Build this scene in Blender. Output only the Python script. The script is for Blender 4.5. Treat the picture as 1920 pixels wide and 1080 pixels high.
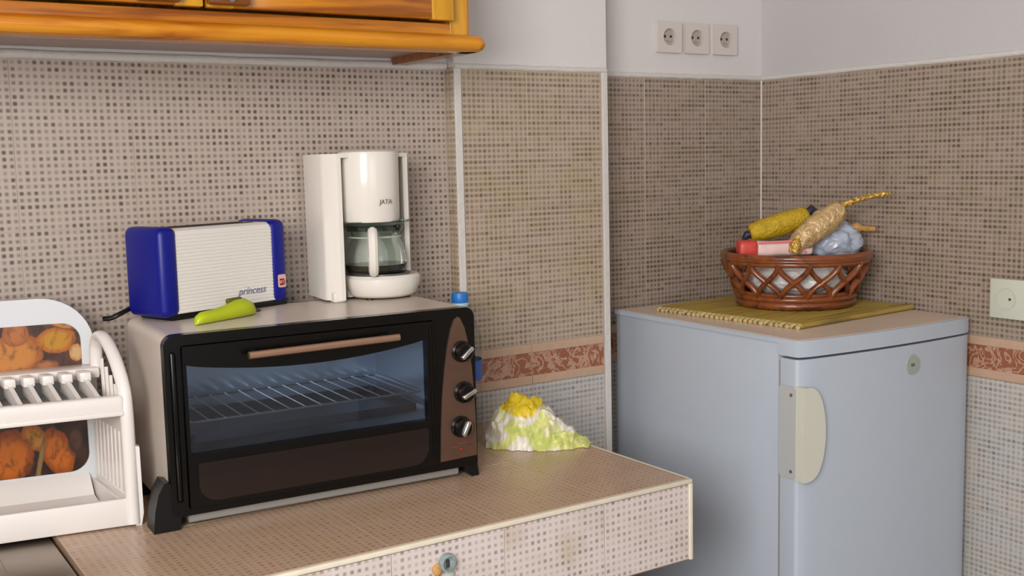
import bpy, bmesh, math, random
from mathutils import Vector, Matrix, noise

for o in list(bpy.data.objects):
    bpy.data.objects.remove(o, do_unlink=True)
S = bpy.context.scene
C = S.collection
R = math.radians

# ------------------------------------------------------------------ camera
def make_camera():
    yw, pt, rl = R(32.83408), R(-6.59388), R(-1.32988)
    fwd = Vector((math.sin(yw)*math.cos(pt), math.cos(yw)*math.cos(pt), math.sin(pt)))
    right = Vector((math.cos(yw), -math.sin(yw), 0)); up = right.cross(fwd)
    r2 = right*math.cos(rl) + up*math.sin(rl); u2 = -right*math.sin(rl) + up*math.cos(rl)
    m = Matrix((r2, u2, -fwd)).transposed().to_4x4(); m.translation = (-1.18008, -2.03162, 1.42924)
    cd = bpy.data.cameras.new('camera'); cd.sensor_width = 36; cd.lens = 2075.99/1920*36
    cd.clip_start = .05; cd.clip_end = 60
    co = bpy.data.objects.new('camera', cd); C.objects.link(co); co.matrix_world = m
    S.camera = co
make_camera()

# ------------------------------------------------------------------ sky, lights, exposure
W = bpy.data.worlds.new('world'); S.world = W; W.use_nodes = True
bg = W.node_tree.nodes['Background']; bg.inputs[0].default_value = (.75, .87, 1, 1); bg.inputs[1].default_value = 1.0

def area(name, loc, rot, sx, sy, power, col):
    l = bpy.data.lights.new(name, 'AREA'); l.shape = 'RECTANGLE'; l.size = sx; l.size_y = sy
    l.energy = power; l.color = col
    o = bpy.data.objects.new(name, l); C.objects.link(o); o.location = loc; o.rotation_euler = rot
    return o
# daylight through the window of the left wall and through the balcony opening behind the camera
area('window_daylight_left', (-2.03, -2.2, 1.75), (0, R(-80), R(38)), 1.1, 1.1, 69, (1, .965, .945))
area('window_daylight_rear', (-.9, -4.28, 1.45), (R(90), 0, 0), 1.7, 1.5, 8, (.86, .93, 1))
S.view_settings.view_transform = 'Standard'; S.view_settings.look = 'None'
S.view_settings.gamma = 1; S.view_settings.use_curve_mapping = False
S.view_settings.exposure = 0.0

# ------------------------------------------------------------------ helpers
def lin(c):
    r = []
    for v in c:
        v /= 255
        r.append(v/12.92 if v <= .04045 else ((v+.055)/1.055)**2.4)
    return (*r, 1)
MATS = {}
def mat(name, rgb, rough=.5, metal=0, coat=0, spec=.5, noise_amt=0, noise_scale=20, bump=0, bump_scale=60, sheen=0):
    if name in MATS: return MATS[name]
    m = bpy.data.materials.new(name); m.use_nodes = True; MATS[name] = m
    nt = m.node_tree; b = nt.nodes['Principled BSDF']
    b.inputs['Base Color'].default_value = lin(rgb); b.inputs['Roughness'].default_value = rough
    b.inputs['Metallic'].default_value = metal; b.inputs['Coat Weight'].default_value = coat
    b.inputs['Specular IOR Level'].default_value = spec
    tc = nt.nodes.new('ShaderNodeTexCoord')
    if noise_amt:
        n = nt.nodes.new('ShaderNodeTexNoise'); n.inputs['Scale'].default_value = noise_scale; n.inputs['Detail'].default_value = 4
        nt.links.new(tc.outputs['Object'], n.inputs['Vector'])
        mx = nt.nodes.new('ShaderNodeMix'); mx.data_type = 'RGBA'
        mx.inputs[6].default_value = lin([max(0, v*(1-noise_amt)) for v in rgb]); mx.inputs[7].default_value = lin([min(255, v*(1+noise_amt)) for v in rgb])
        nt.links.new(n.outputs['Fac'], mx.inputs[0]); nt.links.new(mx.outputs[2], b.inputs['Base Color'])
    if bump:
        n2 = nt.nodes.new('ShaderNodeTexNoise'); n2.inputs['Scale'].default_value = bump_scale; n2.inputs['Detail'].default_value = 3
        nt.links.new(tc.outputs['Object'], n2.inputs['Vector'])
        bp = nt.nodes.new('ShaderNodeBump'); bp.inputs['Strength'].default_value = bump; bp.inputs['Distance'].default_value = .01
        nt.links.new(n2.outputs['Fac'], bp.inputs['Height']); nt.links.new(bp.outputs[0], b.inputs['Normal'])
    return m

class NT:
    """small helper to write node maths"""
    def __init__(s, m): s.t = m.node_tree; s.b = s.t.nodes['Principled BSDF']
    def n(s, kind, **kw):
        x = s.t.nodes.new(kind)
        for k, v in kw.items(): setattr(x, k, v)
        return x
    def put(s, sock, v):
        if isinstance(v, (int, float)): sock.default_value = v
        elif isinstance(v, tuple): sock.default_value = v
        else: s.t.links.new(v, sock)
    def m(s, op, a, b=0, c=0):
        x = s.n('ShaderNodeMath', operation=op)
        s.put(x.inputs[0], a); s.put(x.inputs[1], b); s.put(x.inputs[2], c)
        return x.outputs[0]
    def step(s, v, lo, hi, a=0., b=1.):
        x = s.n('ShaderNodeMapRange', interpolation_type='SMOOTHSTEP'); s.put(x.inputs[0], v)
        for i, k in ((1, lo), (2, hi), (3, a), (4, b)): s.put(x.inputs[i], k)
        return x.outputs[0]
    def mix(s, f, a, b):
        x = s.n('ShaderNodeMix', data_type='RGBA'); s.put(x.inputs[0], f); s.put(x.inputs[6], a); s.put(x.inputs[7], b)
        return x.outputs[2]
    def noise(s, vec, scale, detail=3, dist=0):
        x = s.n('ShaderNodeTexNoise'); s.put(x.inputs['Vector'], vec); x.inputs['Scale'].default_value = scale
        x.inputs['Detail'].default_value = detail; x.inputs['Distortion'].default_value = dist
        return x.outputs['Fac']
    def vec(s, x, y, z):
        v = s.n('ShaderNodeCombineXYZ'); s.put(v.inputs[0], x); s.put(v.inputs[1], y); s.put(v.inputs[2], z)
        return v.outputs[0]
    def obj(s):
        tc = s.n('ShaderNodeTexCoord'); sp = s.n('ShaderNodeSeparateXYZ'); s.t.links.new(tc.outputs['Object'], sp.inputs[0])
        return tc.outputs['Object'], sp.outputs[0], sp.outputs[1], sp.outputs[2]
    def rnd(s): return s.n('ShaderNodeObjectInfo').outputs['Random']

def newmat(name, rough=.4, **kw):
    m = mat(name, (128, 128, 128), rough, **kw); return m, NT(m)

def mosaic(name, base_a, base_b, dot, line, strength=.75, rough=.3, stain=None, stainamt=0., r0=.17, soft=.10, run=0.):
    """glazed wall tile with a printed mesh of small dark squares between pale threads"""
    m, k = newmat(name, rough)
    P = .2/17
    o, x, y, z = k.obj(); r = k.rnd()
    off = k.m('MULTIPLY', r, 37.)
    u = k.m('DIVIDE', x, P); v = k.m('DIVIDE', z, P)
    fu = k.m('FRACT', u); fv = k.m('FRACT', v)
    cu = k.m('FLOOR', u); cv = k.m('FLOOR', v)
    wn = k.n('ShaderNodeTexWhiteNoise', noise_dimensions='3D')
    k.put(wn.inputs['Vector'], k.vec(cu, cv, off))
    du = k.m('ABSOLUTE', k.m('SUBTRACT', fu, .5)); dv = k.m('ABSOLUTE', k.m('SUBTRACT', fv, .5))
    sq = k.m('ADD', k.m('MULTIPLY', k.m('MAXIMUM', du, dv), .5), k.m('MULTIPLY', k.m('SQRT', k.m('ADD', k.m('MULTIPLY', du, du), k.m('MULTIPLY', dv, dv))), .47))
    rad = k.m('ADD', r0, k.m('MULTIPLY', wn.outputs['Value'], .08))
    mask = k.m('SUBTRACT', 1., k.step(k.m('SUBTRACT', sq, rad), -soft, soft))
    big = k.noise(k.vec(k.m('ADD', x, off), k.m('MULTIPLY', z, 1.6), 0.), 9, 3)
    strk = k.noise(k.vec(k.m('ADD', k.m('MULTIPLY', x, .25), off), z, 0.), 60, 2)
    amt = k.m('MULTIPLY', k.m('ADD', .30, k.m('MULTIPLY', wn.outputs['Value'], .55)), k.m('ADD', .45, k.m('MULTIPLY', strk, 1.1)))
    amt = k.m('MULTIPLY', k.m('MULTIPLY', mask, amt), strength)
    if run:   # rows and columns of darker weft
        w1 = k.n('ShaderNodeTexWhiteNoise', noise_dimensions='3D'); k.put(w1.inputs['Vector'], k.vec(k.m('FLOOR', k.m('DIVIDE', u, 5.)), cv, off))
        w2 = k.n('ShaderNodeTexWhiteNoise', noise_dimensions='3D'); k.put(w2.inputs['Vector'], k.vec(cu, k.m('FLOOR', k.m('DIVIDE', v, 4.)), k.m('ADD', off, 5.)))
        rw = k.m('ADD', k.m('MULTIPLY', k.m('SUBTRACT', 1., k.step(dv, .16, .36)), k.m('MULTIPLY', w1.outputs['Value'], 1.)), k.m('MULTIPLY', k.m('SUBTRACT', 1., k.step(du, .16, .36)), k.m('MULTIPLY', w2.outputs['Value'], .55)))
        amt = k.m('MINIMUM', .9, k.m('ADD', amt, k.m('MULTIPLY', rw, run)))
    base = k.mix(k.step(big, .4, .66), lin(base_a), lin(base_b))
    thread = k.m('MAXIMUM', k.step(du, .36, .5), k.step(dv, .36, .5))
    base = k.mix(k.m('MULTIPLY', thread, .45), base, lin(line))
    if stain:
        st = k.step(k.noise(k.vec(k.m('ADD', x, off), k.m('MULTIPLY', z, .5), 0.), 11, 2), .56, .72)
        base = k.mix(k.m('MULTIPLY', st, stainamt), base, lin(stain))
    col = k.mix(amt, base, lin(dot))
    k.put(k.b.inputs['Base Color'], col)
    bp = k.n('ShaderNodeBump'); bp.inputs['Strength'].default_value = .25; bp.inputs['Distance'].default_value = .0006
    k.put(bp.inputs['Height'], k.m('MULTIPLY', mask, -1.)); k.put(k.b.inputs['Normal'], bp.outputs[0])
    return m

def wood(name, a, b, dark, axis='x', rough=.28, scale=1.):
    m, k = newmat(name, rough, coat=.35)
    o, x, y, z = k.obj(); r = k.m('MULTIPLY', k.rnd(), 20.)
    if axis == 'x': vec = k.vec(k.m('ADD', k.m('MULTIPLY', x, .10), r), k.m('MULTIPLY', y, 1.), z)
    else: vec = k.vec(k.m('ADD', x, r), y, k.m('MULTIPLY', z, .10))
    n1 = k.noise(vec, 26*scale, 4, 1.2); n2 = k.noise(vec, 110*scale, 2, .4)
    col = k.mix(k.step(n1, .35, .65), lin(a), lin(b))
    col = k.mix(k.m('MULTIPLY', k.step(n1, .56, .70), .75), col, lin(dark))
    col = k.mix(k.m('MULTIPLY', k.step(n2, .5, .75), .3), col, lin(dark))
    k.put(k.b.inputs['Base Color'], col)
    return m

def clear_glass(name, tint=(235, 245, 240), ior=1.45, extra=0., flat=None):
    """thin pane: see-through with a mirror-like surface reflection"""
    m = bpy.data.materials.new(name); m.use_nodes = True; nt = m.node_tree; nt.nodes.clear()
    out = nt.nodes.new('ShaderNodeOutputMaterial'); mx = nt.nodes.new('ShaderNodeMixShader')
    tr = nt.nodes.new('ShaderNodeBsdfTransparent'); tr.inputs[0].default_value = lin(tint)
    gl = nt.nodes.new('ShaderNodeBsdfGlossy'); gl.inputs['Roughness'].default_value = .03
    fr = nt.nodes.new('ShaderNodeFresnel'); fr.inputs[0].default_value = ior
    ad = nt.nodes.new('ShaderNodeMath'); ad.operation = 'ADD'; ad.inputs[1].default_value = extra
    if flat is None: nt.links.new(fr.outputs[0], ad.inputs[0])
    else: ad.inputs[0].default_value = flat
    nt.links.new(ad.outputs[0], mx.inputs[0])
    nt.links.new(tr.outputs[0], mx.inputs[1]); nt.links.new(gl.outputs[0], mx.inputs[2]); nt.links.new(mx.outputs[0], out.inputs[0])
    MATS[name] = m
    return m

# --- mesh pieces
def bx(bm, x0, x1, y0, y1, z0, z1, bev=0, seg=2, mi=0):
    r = bmesh.ops.create_cube(bm, size=1)
    for v in r['verts']:
        v.co = Vector(((x0+x1)/2+v.co.x*(x1-x0), (y0+y1)/2+v.co.y*(y1-y0), (z0+z1)/2+v.co.z*(z1-z0)))
    fs = set(f for v in r['verts'] for f in v.link_faces)
    for f in fs: f.material_index = mi
    if bev:
        es = list(set(e for v in r['verts'] for e in v.link_edges))
        bmesh.ops.bevel(bm, geom=es, offset=bev, segments=seg, profile=.5, affect='EDGES')
def tube(bm, pts, r, n=8, closed=False, mi=0, flat=1.):
    pts = [Vector(p) for p in pts]; L = len(pts); rings = []
    rad = r if isinstance(r, (list, tuple)) else [r]*L
    prev = None
    for i, p in enumerate(pts):
        a = pts[(i-1) % L] if (closed or i > 0) else p; b = pts[(i+1) % L] if (closed or i < L-1) else p
        t = (b-a).normalized()
        if prev is None:
            up = Vector((0, 0, 1)) if abs(t.z) < .95 else Vector((0, 1, 0))
            s = t.cross(up).normalized()
        else: s = (prev - t*prev.dot(t)).normalized()
        prev = s; q = t.cross(s)
        rings.append([bm.verts.new(p + (s*math.cos(2*math.pi*j/n)*flat + q*math.sin(2*math.pi*j/n))*rad[i]) for j in range(n)])
    for i in range(L if closed else L-1):
        A, B = rings[i], rings[(i+1) % L]
        for j in range(n):
            f = bm.faces.new((A[j], A[(j+1) % n], B[(j+1) % n], B[j])); f.material_index = mi
    if not closed:
        bm.faces.new(rings[0][::-1]).material_index = mi; bm.faces.new(rings[-1]).material_index = mi
def lathe(bm, prof, n=32, c=(0, 0, 0), cap0=True, cap1=True, mi=0, sx=1, sy=1):
    rings = []
    for r, z in prof:
        rings.append([bm.verts.new((c[0]+r*sx*math.cos(2*math.pi*j/n), c[1]+r*sy*math.sin(2*math.pi*j/n), c[2]+z)) for j in range(n)])
    for A, B in zip(rings, rings[1:]):
        for j in range(n):
            bm.faces.new((A[j], A[(j+1) % n], B[(j+1) % n], B[j])).material_index = mi
    if cap0: bm.faces.new(rings[0][::-1]).material_index = mi
    if cap1: bm.faces.new(rings[-1]).material_index = mi
def prism(bm, poly, a0, a1, plane='xz', mi=0):
    """polygon in a plane, thickened along the third axis"""
    f3 = {'xz': lambda p, a: (p[0], a, p[1]), 'xy': lambda p, a: (p[0], p[1], a), 'yz': lambda p, a: (a, p[0], p[1])}[plane]
    A = [bm.verts.new(f3(p, a0)) for p in poly]; B = [bm.verts.new(f3(p, a1)) for p in poly]
    n = len(poly)
    bm.faces.new(A).material_index = mi; bm.faces.new(B[::-1]).material_index = mi
    for i in range(n): bm.faces.new((A[i], B[i], B[(i+1) % n], A[(i+1) % n])).material_index = mi
def ring_prism(bm, outer, inner, a0, a1, plane='xz', mi=0):
    f3 = {'xz': lambda p, a: (p[0], a, p[1]), 'xy': lambda p, a: (p[0], p[1], a), 'yz': lambda p, a: (a, p[0], p[1])}[plane]
    n = len(outer)
    V = [[bm.verts.new(f3(p, a)) for p in poly] for poly in (outer, inner) for a in (a0, a1)]
    for i in range(n):
        j = (i+1) % n
        for q in ((V[0][i], V[0][j], V[2][j], V[2][i]), (V[1][i], V[3][i], V[3][j], V[1][j]),
                  (V[0][i], V[1][i], V[1][j], V[0][j]), (V[2][i], V[2][j], V[3][j], V[3][i])):
            bm.faces.new(q).material_index = mi
def rrect(x0, x1, z0, z1, r, n=6):
    if not isinstance(r, (tuple, list)): r = (r,)*4
    pts = []
    for (cx, cz, a0, rr) in ((x1-r[0], z0+r[0], -90, r[0]), (x1-r[1], z1-r[1], 0, r[1]), (x0+r[2], z1-r[2], 90, r[2]), (x0+r[3], z0+r[3], 180, r[3])):
        for i in range(n+1):
            a = R(a0+90*i/n); pts.append((cx+rr*math.cos(a), cz+rr*math.sin(a)))
    return pts
def smoothpath(pts, k=6):
    pts = [Vector(p) for p in pts]; out = []
    for i in range(len(pts)-1):
        p0, p1, p2, p3 = pts[max(0, i-1)], pts[i], pts[i+1], pts[min(len(pts)-1, i+2)]
        for j in range(k):
            t = j/k
            out.append(.5*((2*p1)+(p2-p0)*t+(2*p0-5*p1+4*p2-p3)*t*t+(3*p1-p0-3*p2+p3)*t**3))
    out.append(pts[-1]); return out

def obj(name, bm, mats, parent=None, ang=35, loc=None, rot=None):
    me = bpy.data.meshes.new(name)
    bmesh.ops.recalc_face_normals(bm, faces=bm.faces[:])
    bm.to_mesh(me); bm.free()
    for m in (mats if isinstance(mats, (list, tuple)) else [mats]): me.materials.append(m)
    if ang:
        me.shade_smooth(); me.set_sharp_from_angle(angle=R(ang))
    o = bpy.data.objects.new(name, me); C.objects.link(o)
    if parent: o.parent = parent
    if loc: o.location = loc
    if rot: o.rotation_euler = rot
    return o
def part(name, m, parent, fn, ang=35, **kw):
    bm = bmesh.new(); fn(bm); return obj(name, bm, m, parent, ang, **kw)
def thing(name, label, cat, loc=(0, 0, 0), rz=0., group=None):
    o = bpy.data.objects.new(name, None); o.empty_display_size = .05; C.objects.link(o)
    o.location = loc; o.rotation_euler = (0, 0, rz); o['label'] = label; o['category'] = cat
    if group: o['group'] = group
    return o
def tag(o, label, cat, group=None):
    o['label'] = label; o['category'] = cat
    if group: o['group'] = group
    return o
def struct(name, m, fn, ang=None):
    o = part(name, m, None, fn, ang); o['kind'] = 'structure'; return o
def text_on(parent, name, s, size, m, loc, rot, shear=0.):
    cu = bpy.data.curves.new(name, 'FONT'); cu.body = s; cu.size = size; cu.shear = shear; cu.extrude = .0002
    cu.align_x = 'CENTER'; cu.align_y = 'CENTER'; cu.resolution_u = 3
    t = bpy.data.objects.new('tmp', cu); C.objects.link(t)
    bpy.context.view_layer.update()
    me = bpy.data.meshes.new_from_object(t.evaluated_get(bpy.context.evaluated_depsgraph_get()))
    bpy.data.objects.remove(t); me.name = name; me.materials.clear(); me.materials.append(m)
    o = bpy.data.objects.new(name, me); C.objects.link(o); o.parent = parent; o.location = loc; o.rotation_euler = rot
    return o

# ------------------------------------------------------------------ materials
plaster = mat('white_plaster', (214, 210, 208), .65, noise_amt=.015, noise_scale=6, bump=.12, bump_scale=35)
grout = mat('pale_grout', (178, 163, 148), .8, noise_amt=.05, noise_scale=90, bump=.2, bump_scale=120)
bead_m = mat('white_sealant', (208, 204, 198), .5, bump=.3, bump_scale=60)
tile_m = mosaic('mesh_print_tile', (178, 162, 151), (176, 162, 148), (78, 64, 56), (194, 180, 168), 1.0, r0=.19, soft=.11, run=.08)
tile_p = mosaic('mesh_print_tile_pillar', (178, 160, 143), (172, 156, 128), (100, 82, 64), (196, 180, 162), .55, r0=.2, soft=.14, run=.34)
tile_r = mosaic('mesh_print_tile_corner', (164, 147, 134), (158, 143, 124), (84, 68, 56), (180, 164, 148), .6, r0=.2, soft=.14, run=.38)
tile_low = mosaic('mesh_print_tile_grey', (186, 182, 176), (192, 182, 172), (112, 110, 110), (200, 196, 190), .5, r0=.19, soft=.13, run=.3)
tile_front = mosaic('mesh_print_tile_stained', (210, 198, 192), (202, 190, 182), (120, 100, 98), (220, 210, 202), .85, stain=(178, 156, 120), stainamt=.4)
tile_top = mosaic('counter_tile', (184, 156, 132), (180, 152, 124), (120, 90, 68), (190, 164, 140), .6, rough=.26)

def band_mat():
    m, k = newmat('rust_border_print', .35)
    o, x, y, z = k.obj(); r = k.m('MULTIPLY', k.rnd(), 9.)
    v = k.vec(k.m('ADD', x, r), 0., z)
    n1 = k.noise(v, 30, 2, 1.6)
    swirl = k.m('SUBTRACT', 1., k.step(k.m('ABSOLUTE', k.m('SUBTRACT', n1, .5)), .025, .085))
    n2 = k.noise(v, 48, 2, .8)
    blob = k.step(n2, .60, .68)
    f = k.m('MAXIMUM', k.m('MULTIPLY', swirl, .75), blob)
    col = k.mix(k.m('MULTIPLY', f, .75), lin((148, 88, 60)), lin((206, 172, 148)))
    k.put(k.b.inputs['Base Color'], col)
    bp = k.n('ShaderNodeBump'); bp.inputs['Strength'].default_value = .5; bp.inputs['Distance'].default_value = .002
    k.put(bp.inputs['Height'], f); k.put(k.b.inputs['Normal'], bp.outputs[0])
    return m
band_rust = band_mat(); band_tan = mat('tan_border_glaze', (190, 158, 132), .35, noise_amt=.06, noise_scale=40)
floor_m = mat('floor_tile', (176, 170, 162), .4, noise_amt=.08, noise_scale=9)

white_pl = mat('white_plastic', (226, 222, 216), .32, noise_amt=.01)
cream_pl = mat('cream_plastic', (206, 206, 192), .4, noise_amt=.01)
black_pl = mat('black_gloss_plastic', (9, 8, 7), .22, spec=.35)
black_mt = mat('black_matt_plastic', (9, 9, 9), .4, spec=.35)
blue_pl = mat('cobalt_plastic', (10, 18, 122), .4, spec=.35)
chrome = mat('chrome', (220, 220, 220), .12, 1)
fridge_m = mat('white_enamel', (180, 189, 200), .34, noise_amt=.01)
fridge_top_m = mat('cream_worktop', (220, 200, 182), .3, noise_amt=.03, noise_scale=14)
pine_x = wood('varnished_pine', (196, 128, 24), (168, 96, 12), (118, 58, 6), 'x')
pine_z = wood('varnished_pine_upright', (206, 150, 40), (188, 126, 24), (140, 80, 10), 'z')
pine_d = wood('varnished_pine_moulding', (206, 136, 26), (178, 102, 14), (128, 66, 8), 'x', .25, .8)

# ------------------------------------------------------------------ the room
DL, DR, XR = .0296, .0981, .9933
Z = dict(top=1.622, g1=1.3255, g2=1.020, b0=.928, g3=.628, g4=.326, f=.024)
GAP = .0011
def wallbody(x0, x1, y):
    def f(bm):
        bx(bm, x0, x1, y+.0012, y+.14, 0, 1.625, mi=1)
        bx(bm, x0, x1, y+.001, y+.14, 1.625, 2.6)
    return f
wall_back = struct('wall_back', [plaster, mat('wall_grout', (192, 180, 168), .7, noise_amt=.04, noise_scale=90)], wallbody(-2.19, 0.0, DL))
wall_pillar = struct('wall_pillar', [plaster, grout], lambda bm: (bx(bm, 0.0, .4013, .0012, .17, 0, 1.625, mi=1), bx(bm, -.001, .4013, .001, .17, 1.625, 2.6)))
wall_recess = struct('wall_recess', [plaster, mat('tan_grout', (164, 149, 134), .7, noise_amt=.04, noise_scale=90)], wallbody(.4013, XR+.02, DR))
wall_right = struct('wall_right', [mat('shaded_white_plaster', (192, 190, 190), .65, noise_amt=.015, noise_scale=6, bump=.12, bump_scale=35), MATS['tan_grout']], lambda bm: (bx(bm, XR+.0012, XR+.14, -4.3, DR+.1, 0, 1.625, mi=1), bx(bm, XR+.001, XR+.14, -4.3, DR+.1, 1.625, 2.6)))  # plaster colour darkened here to stand in for the light falling off rightwards
struct('floor', [floor_m], lambda bm: bx(bm, -2.19, XR+.14, -4.5, DR+.2, -.1, 0))
struct('ceiling', [plaster], lambda bm: bx(bm, -2.19, XR+.14, -4.5, DR+.2, 2.6, 2.7))
struct('wall_left', [plaster], lambda bm: (bx(bm, -2.19, -2.05, -4.3, -2.8, 0, 2.6), bx(bm, -2.19, -2.05, -1.6, DL+.14, 0, 2.6),
       bx(bm, -2.19, -2.05, -2.8, -1.6, 0, 1.15), bx(bm, -2.19, -2.05, -2.8, -1.6, 2.3, 2.6)))
struct('wall_front', [plaster], lambda bm: (bx(bm, -2.19, -1.75, -4.44, -4.3, 0, 2.6), bx(bm, -.05, XR+.14, -4.44, -4.3, 0, 2.6),
       bx(bm, -1.75, -.05, -4.44, -4.3, 0, .7), bx(bm, -1.75, -.05, -4.44, -4.3, 2.2, 2.6)))
frame_m = mat('window_paint', (225, 225, 222), .4)
def winframe(name, ax, p, a0, a1, z0, z1):
    def f(bm):
        for (s0, s1, t0, t1) in ((a0, a1, z0, z0+.06), (a0, a1, z1-.06, z1), (a0, a0+.06, z0, z1), (a1-.06, a1, z0, z1), ((a0+a1)/2-.03, (a0+a1)/2+.03, z0, z1)):
            if ax == 'x': bx(bm, p-.03, p+.03, s0, s1, t0, t1)
            else: bx(bm, s0, s1, p-.03, p+.03, t0, t1)
    return struct(name, [frame_m], f)
winframe('window_1', 'x', -2.14, -2.8, -1.6, 1.15, 2.3)
winframe('window_2', 'y', -4.39, -1.75, -.05, .7, 2.2)

TM = {}
def tile_mesh(w, h, m):
    k = (round(w, 4), round(h, 4), m.name)
    if k in TM: return TM[k]
    b = .0004; d = .0055
    v = [(0, d, 0), (w, d, 0), (w, d, h), (0, d, h), (0, b, 0), (w, b, 0), (w, b, h), (0, b, h), (b, 0, b), (w-b, 0, b), (w-b, 0, h-b), (b, 0, h-b)]
    f = [(8, 9, 10, 11)]
    for i in range(4):
        j = (i+1) % 4; f += [(4+i, 4+j, 8+j, 8+i), (i, j, 4+j, 4+i)]
    me = bpy.data.meshes.new('tile'); me.from_pydata(v, [], f); me.materials.append(m); me.update(); TM[k] = me
    return me
RT = random.Random(4)
def tile(parent, w, h, m, loc, rot=(0, 0, 0), name='tile'):
    o = bpy.data.objects.new(name, tile_mesh(w, h, m)); C.objects.link(o); o.parent = parent
    o.location = loc; o.rotation_euler = (rot[0]+RT.uniform(-.0012, .0012), rot[1], rot[2]+RT.uniform(-.0012, .0012))
    return o
BM = {}
def border(parent, w, loc, rot=(0, 0, 0)):
    """border tile: rust floral strip between two raised tan edges"""
    k = round(w, 4); H = Z['g2']-Z['b0']-GAP
    if k not in BM:
        bm = bmesh.new()
        bx(bm, 0, w, .001, .006, 0, H, mi=0)
        bx(bm, 0, w, -.0015, .002, 0, .0195, .0012, 1, mi=1); bx(bm, 0, w, -.0015, .002, H-.0195, H, .0012, 1, mi=1)
        for f in bm.faces:
            c = f.calc_center_median().z
            f.material_index = 1 if (c < .0199 or c > H-.0199) else 0
        o = obj('border_tile', bm, [band_rust, band_tan], parent, 30); BM[k] = o.data
    else:
        o = bpy.data.objects.new('border_tile', BM[k]); C.objects.link(o); o.parent = parent
    o.location = loc; o.rotation_euler = rot
    return o
ROWS = [(Z['g1'], Z['top'], 0), (Z['g2'], Z['g1'], 0), (Z['g3'], Z['b0'], 1), (Z['g4'], Z['g3'], 1), (Z['f'], Z['g4'], 1)]
def tile_wall(parent, cuts, place, rot, m, rows, bandw=None):
    for a, b in zip(cuts, cuts[1:]):
        for (z0, z1, low) in rows:
            tile(parent, b-a-GAP, z1-z0-GAP, tile_low if low else m, place(a+GAP/2, z0+GAP/2), rot)
        border(parent, b-a-GAP, place(a+GAP/2, Z['b0']+GAP/2), rot)
tile_wall(wall_back, [-1.8548+.2*i for i in range(10)] + [-.006], lambda a, z: (a, DL, z), (0, 0, 0), tile_m, ROWS[:3])
tile_wall(wall_pillar, [.016, .1799, .3835], lambda a, z: (a, 0, z), (0, 0, 0), tile_p, ROWS)
tile_wall(wall_recess, [.4013, .5933, .7933, .9915], lambda a, z: (a, DR, z), (0, 0, 0), tile_r, ROWS)
tile_wall(wall_right, [-.0965+.2*i for i in range(11)], lambda a, z: (XR, -a, z), (0, 0, R(-90)), tile_r, ROWS)
# the narrow tiled return of the pillar
for z0, z1, low in ROWS[:3]:
    tile(wall_pillar, DL-.001, z1-z0-GAP, tile_low if low else tile_p, (-.0055, DL, z0+GAP/2), (0, 0, R(-90)))
# corner strips and the sealant bead over the tiles
def strip(name, x0, x1, y0, y1, z0=.02, z1=1.622):
    return struct(name, [bead_m], lambda bm: bx(bm, x0, x1, y0, y1, z0, z1, .0015, 2))
strip('trim_1', -.002, .0145, -.0035, .008)
strip('trim_2', .3855, .4013, -.0035, .008)
def bead(name, p0, p1, r, seed):
    rr = random.Random(seed); n = 40
    pts = [Vector(p0).lerp(Vector(p1), i/n) + Vector((0, 0, rr.uniform(-.0007, .0007))) for i in range(n+1)]
    o = part(name, bead_m, None, lambda bm: tube(bm, pts, [r*rr.uniform(.92, 1.08) for _ in pts], 8), 60); o['kind'] = 'structure'
bead('trim_3', (-1.85, DL+.001, 1.6275), (-.004, DL+.001, 1.6275), .0085, 1)
bead('trim_4', (.0, .002, 1.6265), (.4, .002, 1.6265), .0065, 2)
bead('trim_5', (.4, DR+.002, 1.6275), (XR, DR+.002, 1.6275), .007, 3)
bead('trim_6', (XR+.002, DR, 1.6275), (XR+.002, -1.9, 1.6275), .007, 4)
bead('trim_7', (XR-.0005, DR-.0005, .03), (XR-.0005, DR-.0005, 1.622), .0028, 5)

# ------------------------------------------------------------------ counter
ZC = .86; CX0, CX1, CY = -.8788, .1189, -.5912
counter = thing('counter', 'tiled masonry kitchen counter with a white edged mesh patterned front, carrying the toaster oven', 'counter', (0, 0, 0))
def cbody(bm):
    bx(bm, CX0, CX1-.0012, CY+.0012, -.001, .7114, ZC-.0012)
    bx(bm, -.81, -.70, CY+.09, -.001, 0, .7114); bx(bm, -.12, -.01, CY+.09, -.001, 0, .7114)
part('counter_slab', mat('brown_grout', (138, 112, 90), .8, noise_amt=.08, noise_scale=60), counter, cbody, None)
xs = [CX0+.002, -.6755, -.4755, -.2755, -.0755, CX1-.003]
for a, b in zip(xs, xs[1:]):
    for y0, y1 in ((CY+.006, -.30), (-.30, DL+.004 if False else -.001)):
        tile(counter, b-a-GAP, y1-y0-GAP, tile_top, (a+GAP/2, y0+GAP/2, ZC), (R(-90), 0, 0))
for a, b in zip(xs, xs[1:]):
    tile(counter, b-a-GAP, .1365, tile_front, (a+GAP/2, CY, .7135), (0, 0, 0))
for y0, y1 in ((CY+.005, -.39), (-.39, -.19), (-.19, -.003)):
    tile(counter, y1-y0-GAP, .1365, tile_front, (CX1, y0+GAP/2, .7135), (0, 0, R(90)))
edge_m = mat('ivory_edge_strip', (222, 212, 192), .45, noise_amt=.06, noise_scale=30)
part('edge_trim', edge_m, counter, lambda bm: bx(bm, CX0, CX1+.001, CY-.003, CY+.006, ZC-.0085, ZC, .002, 2))
part('edge_trim', edge_m, counter, lambda bm: bx(bm, CX1-.006, CX1+.002, CY-.003, CY+.006, .7114, ZC-.008, .002, 2))
part('edge_trim', edge_m, counter, lambda bm: bx(bm, CX1-.006, CX1+.0025, CY+.006, -.003, ZC-.0085, ZC, .002, 2))
part('wall_joint', bead_m, counter, lambda bm: tube(bm, [(CX0, -.003, ZC-.0045), (CX1, -.003, ZC-.0045)], .0042, 6))
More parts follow.
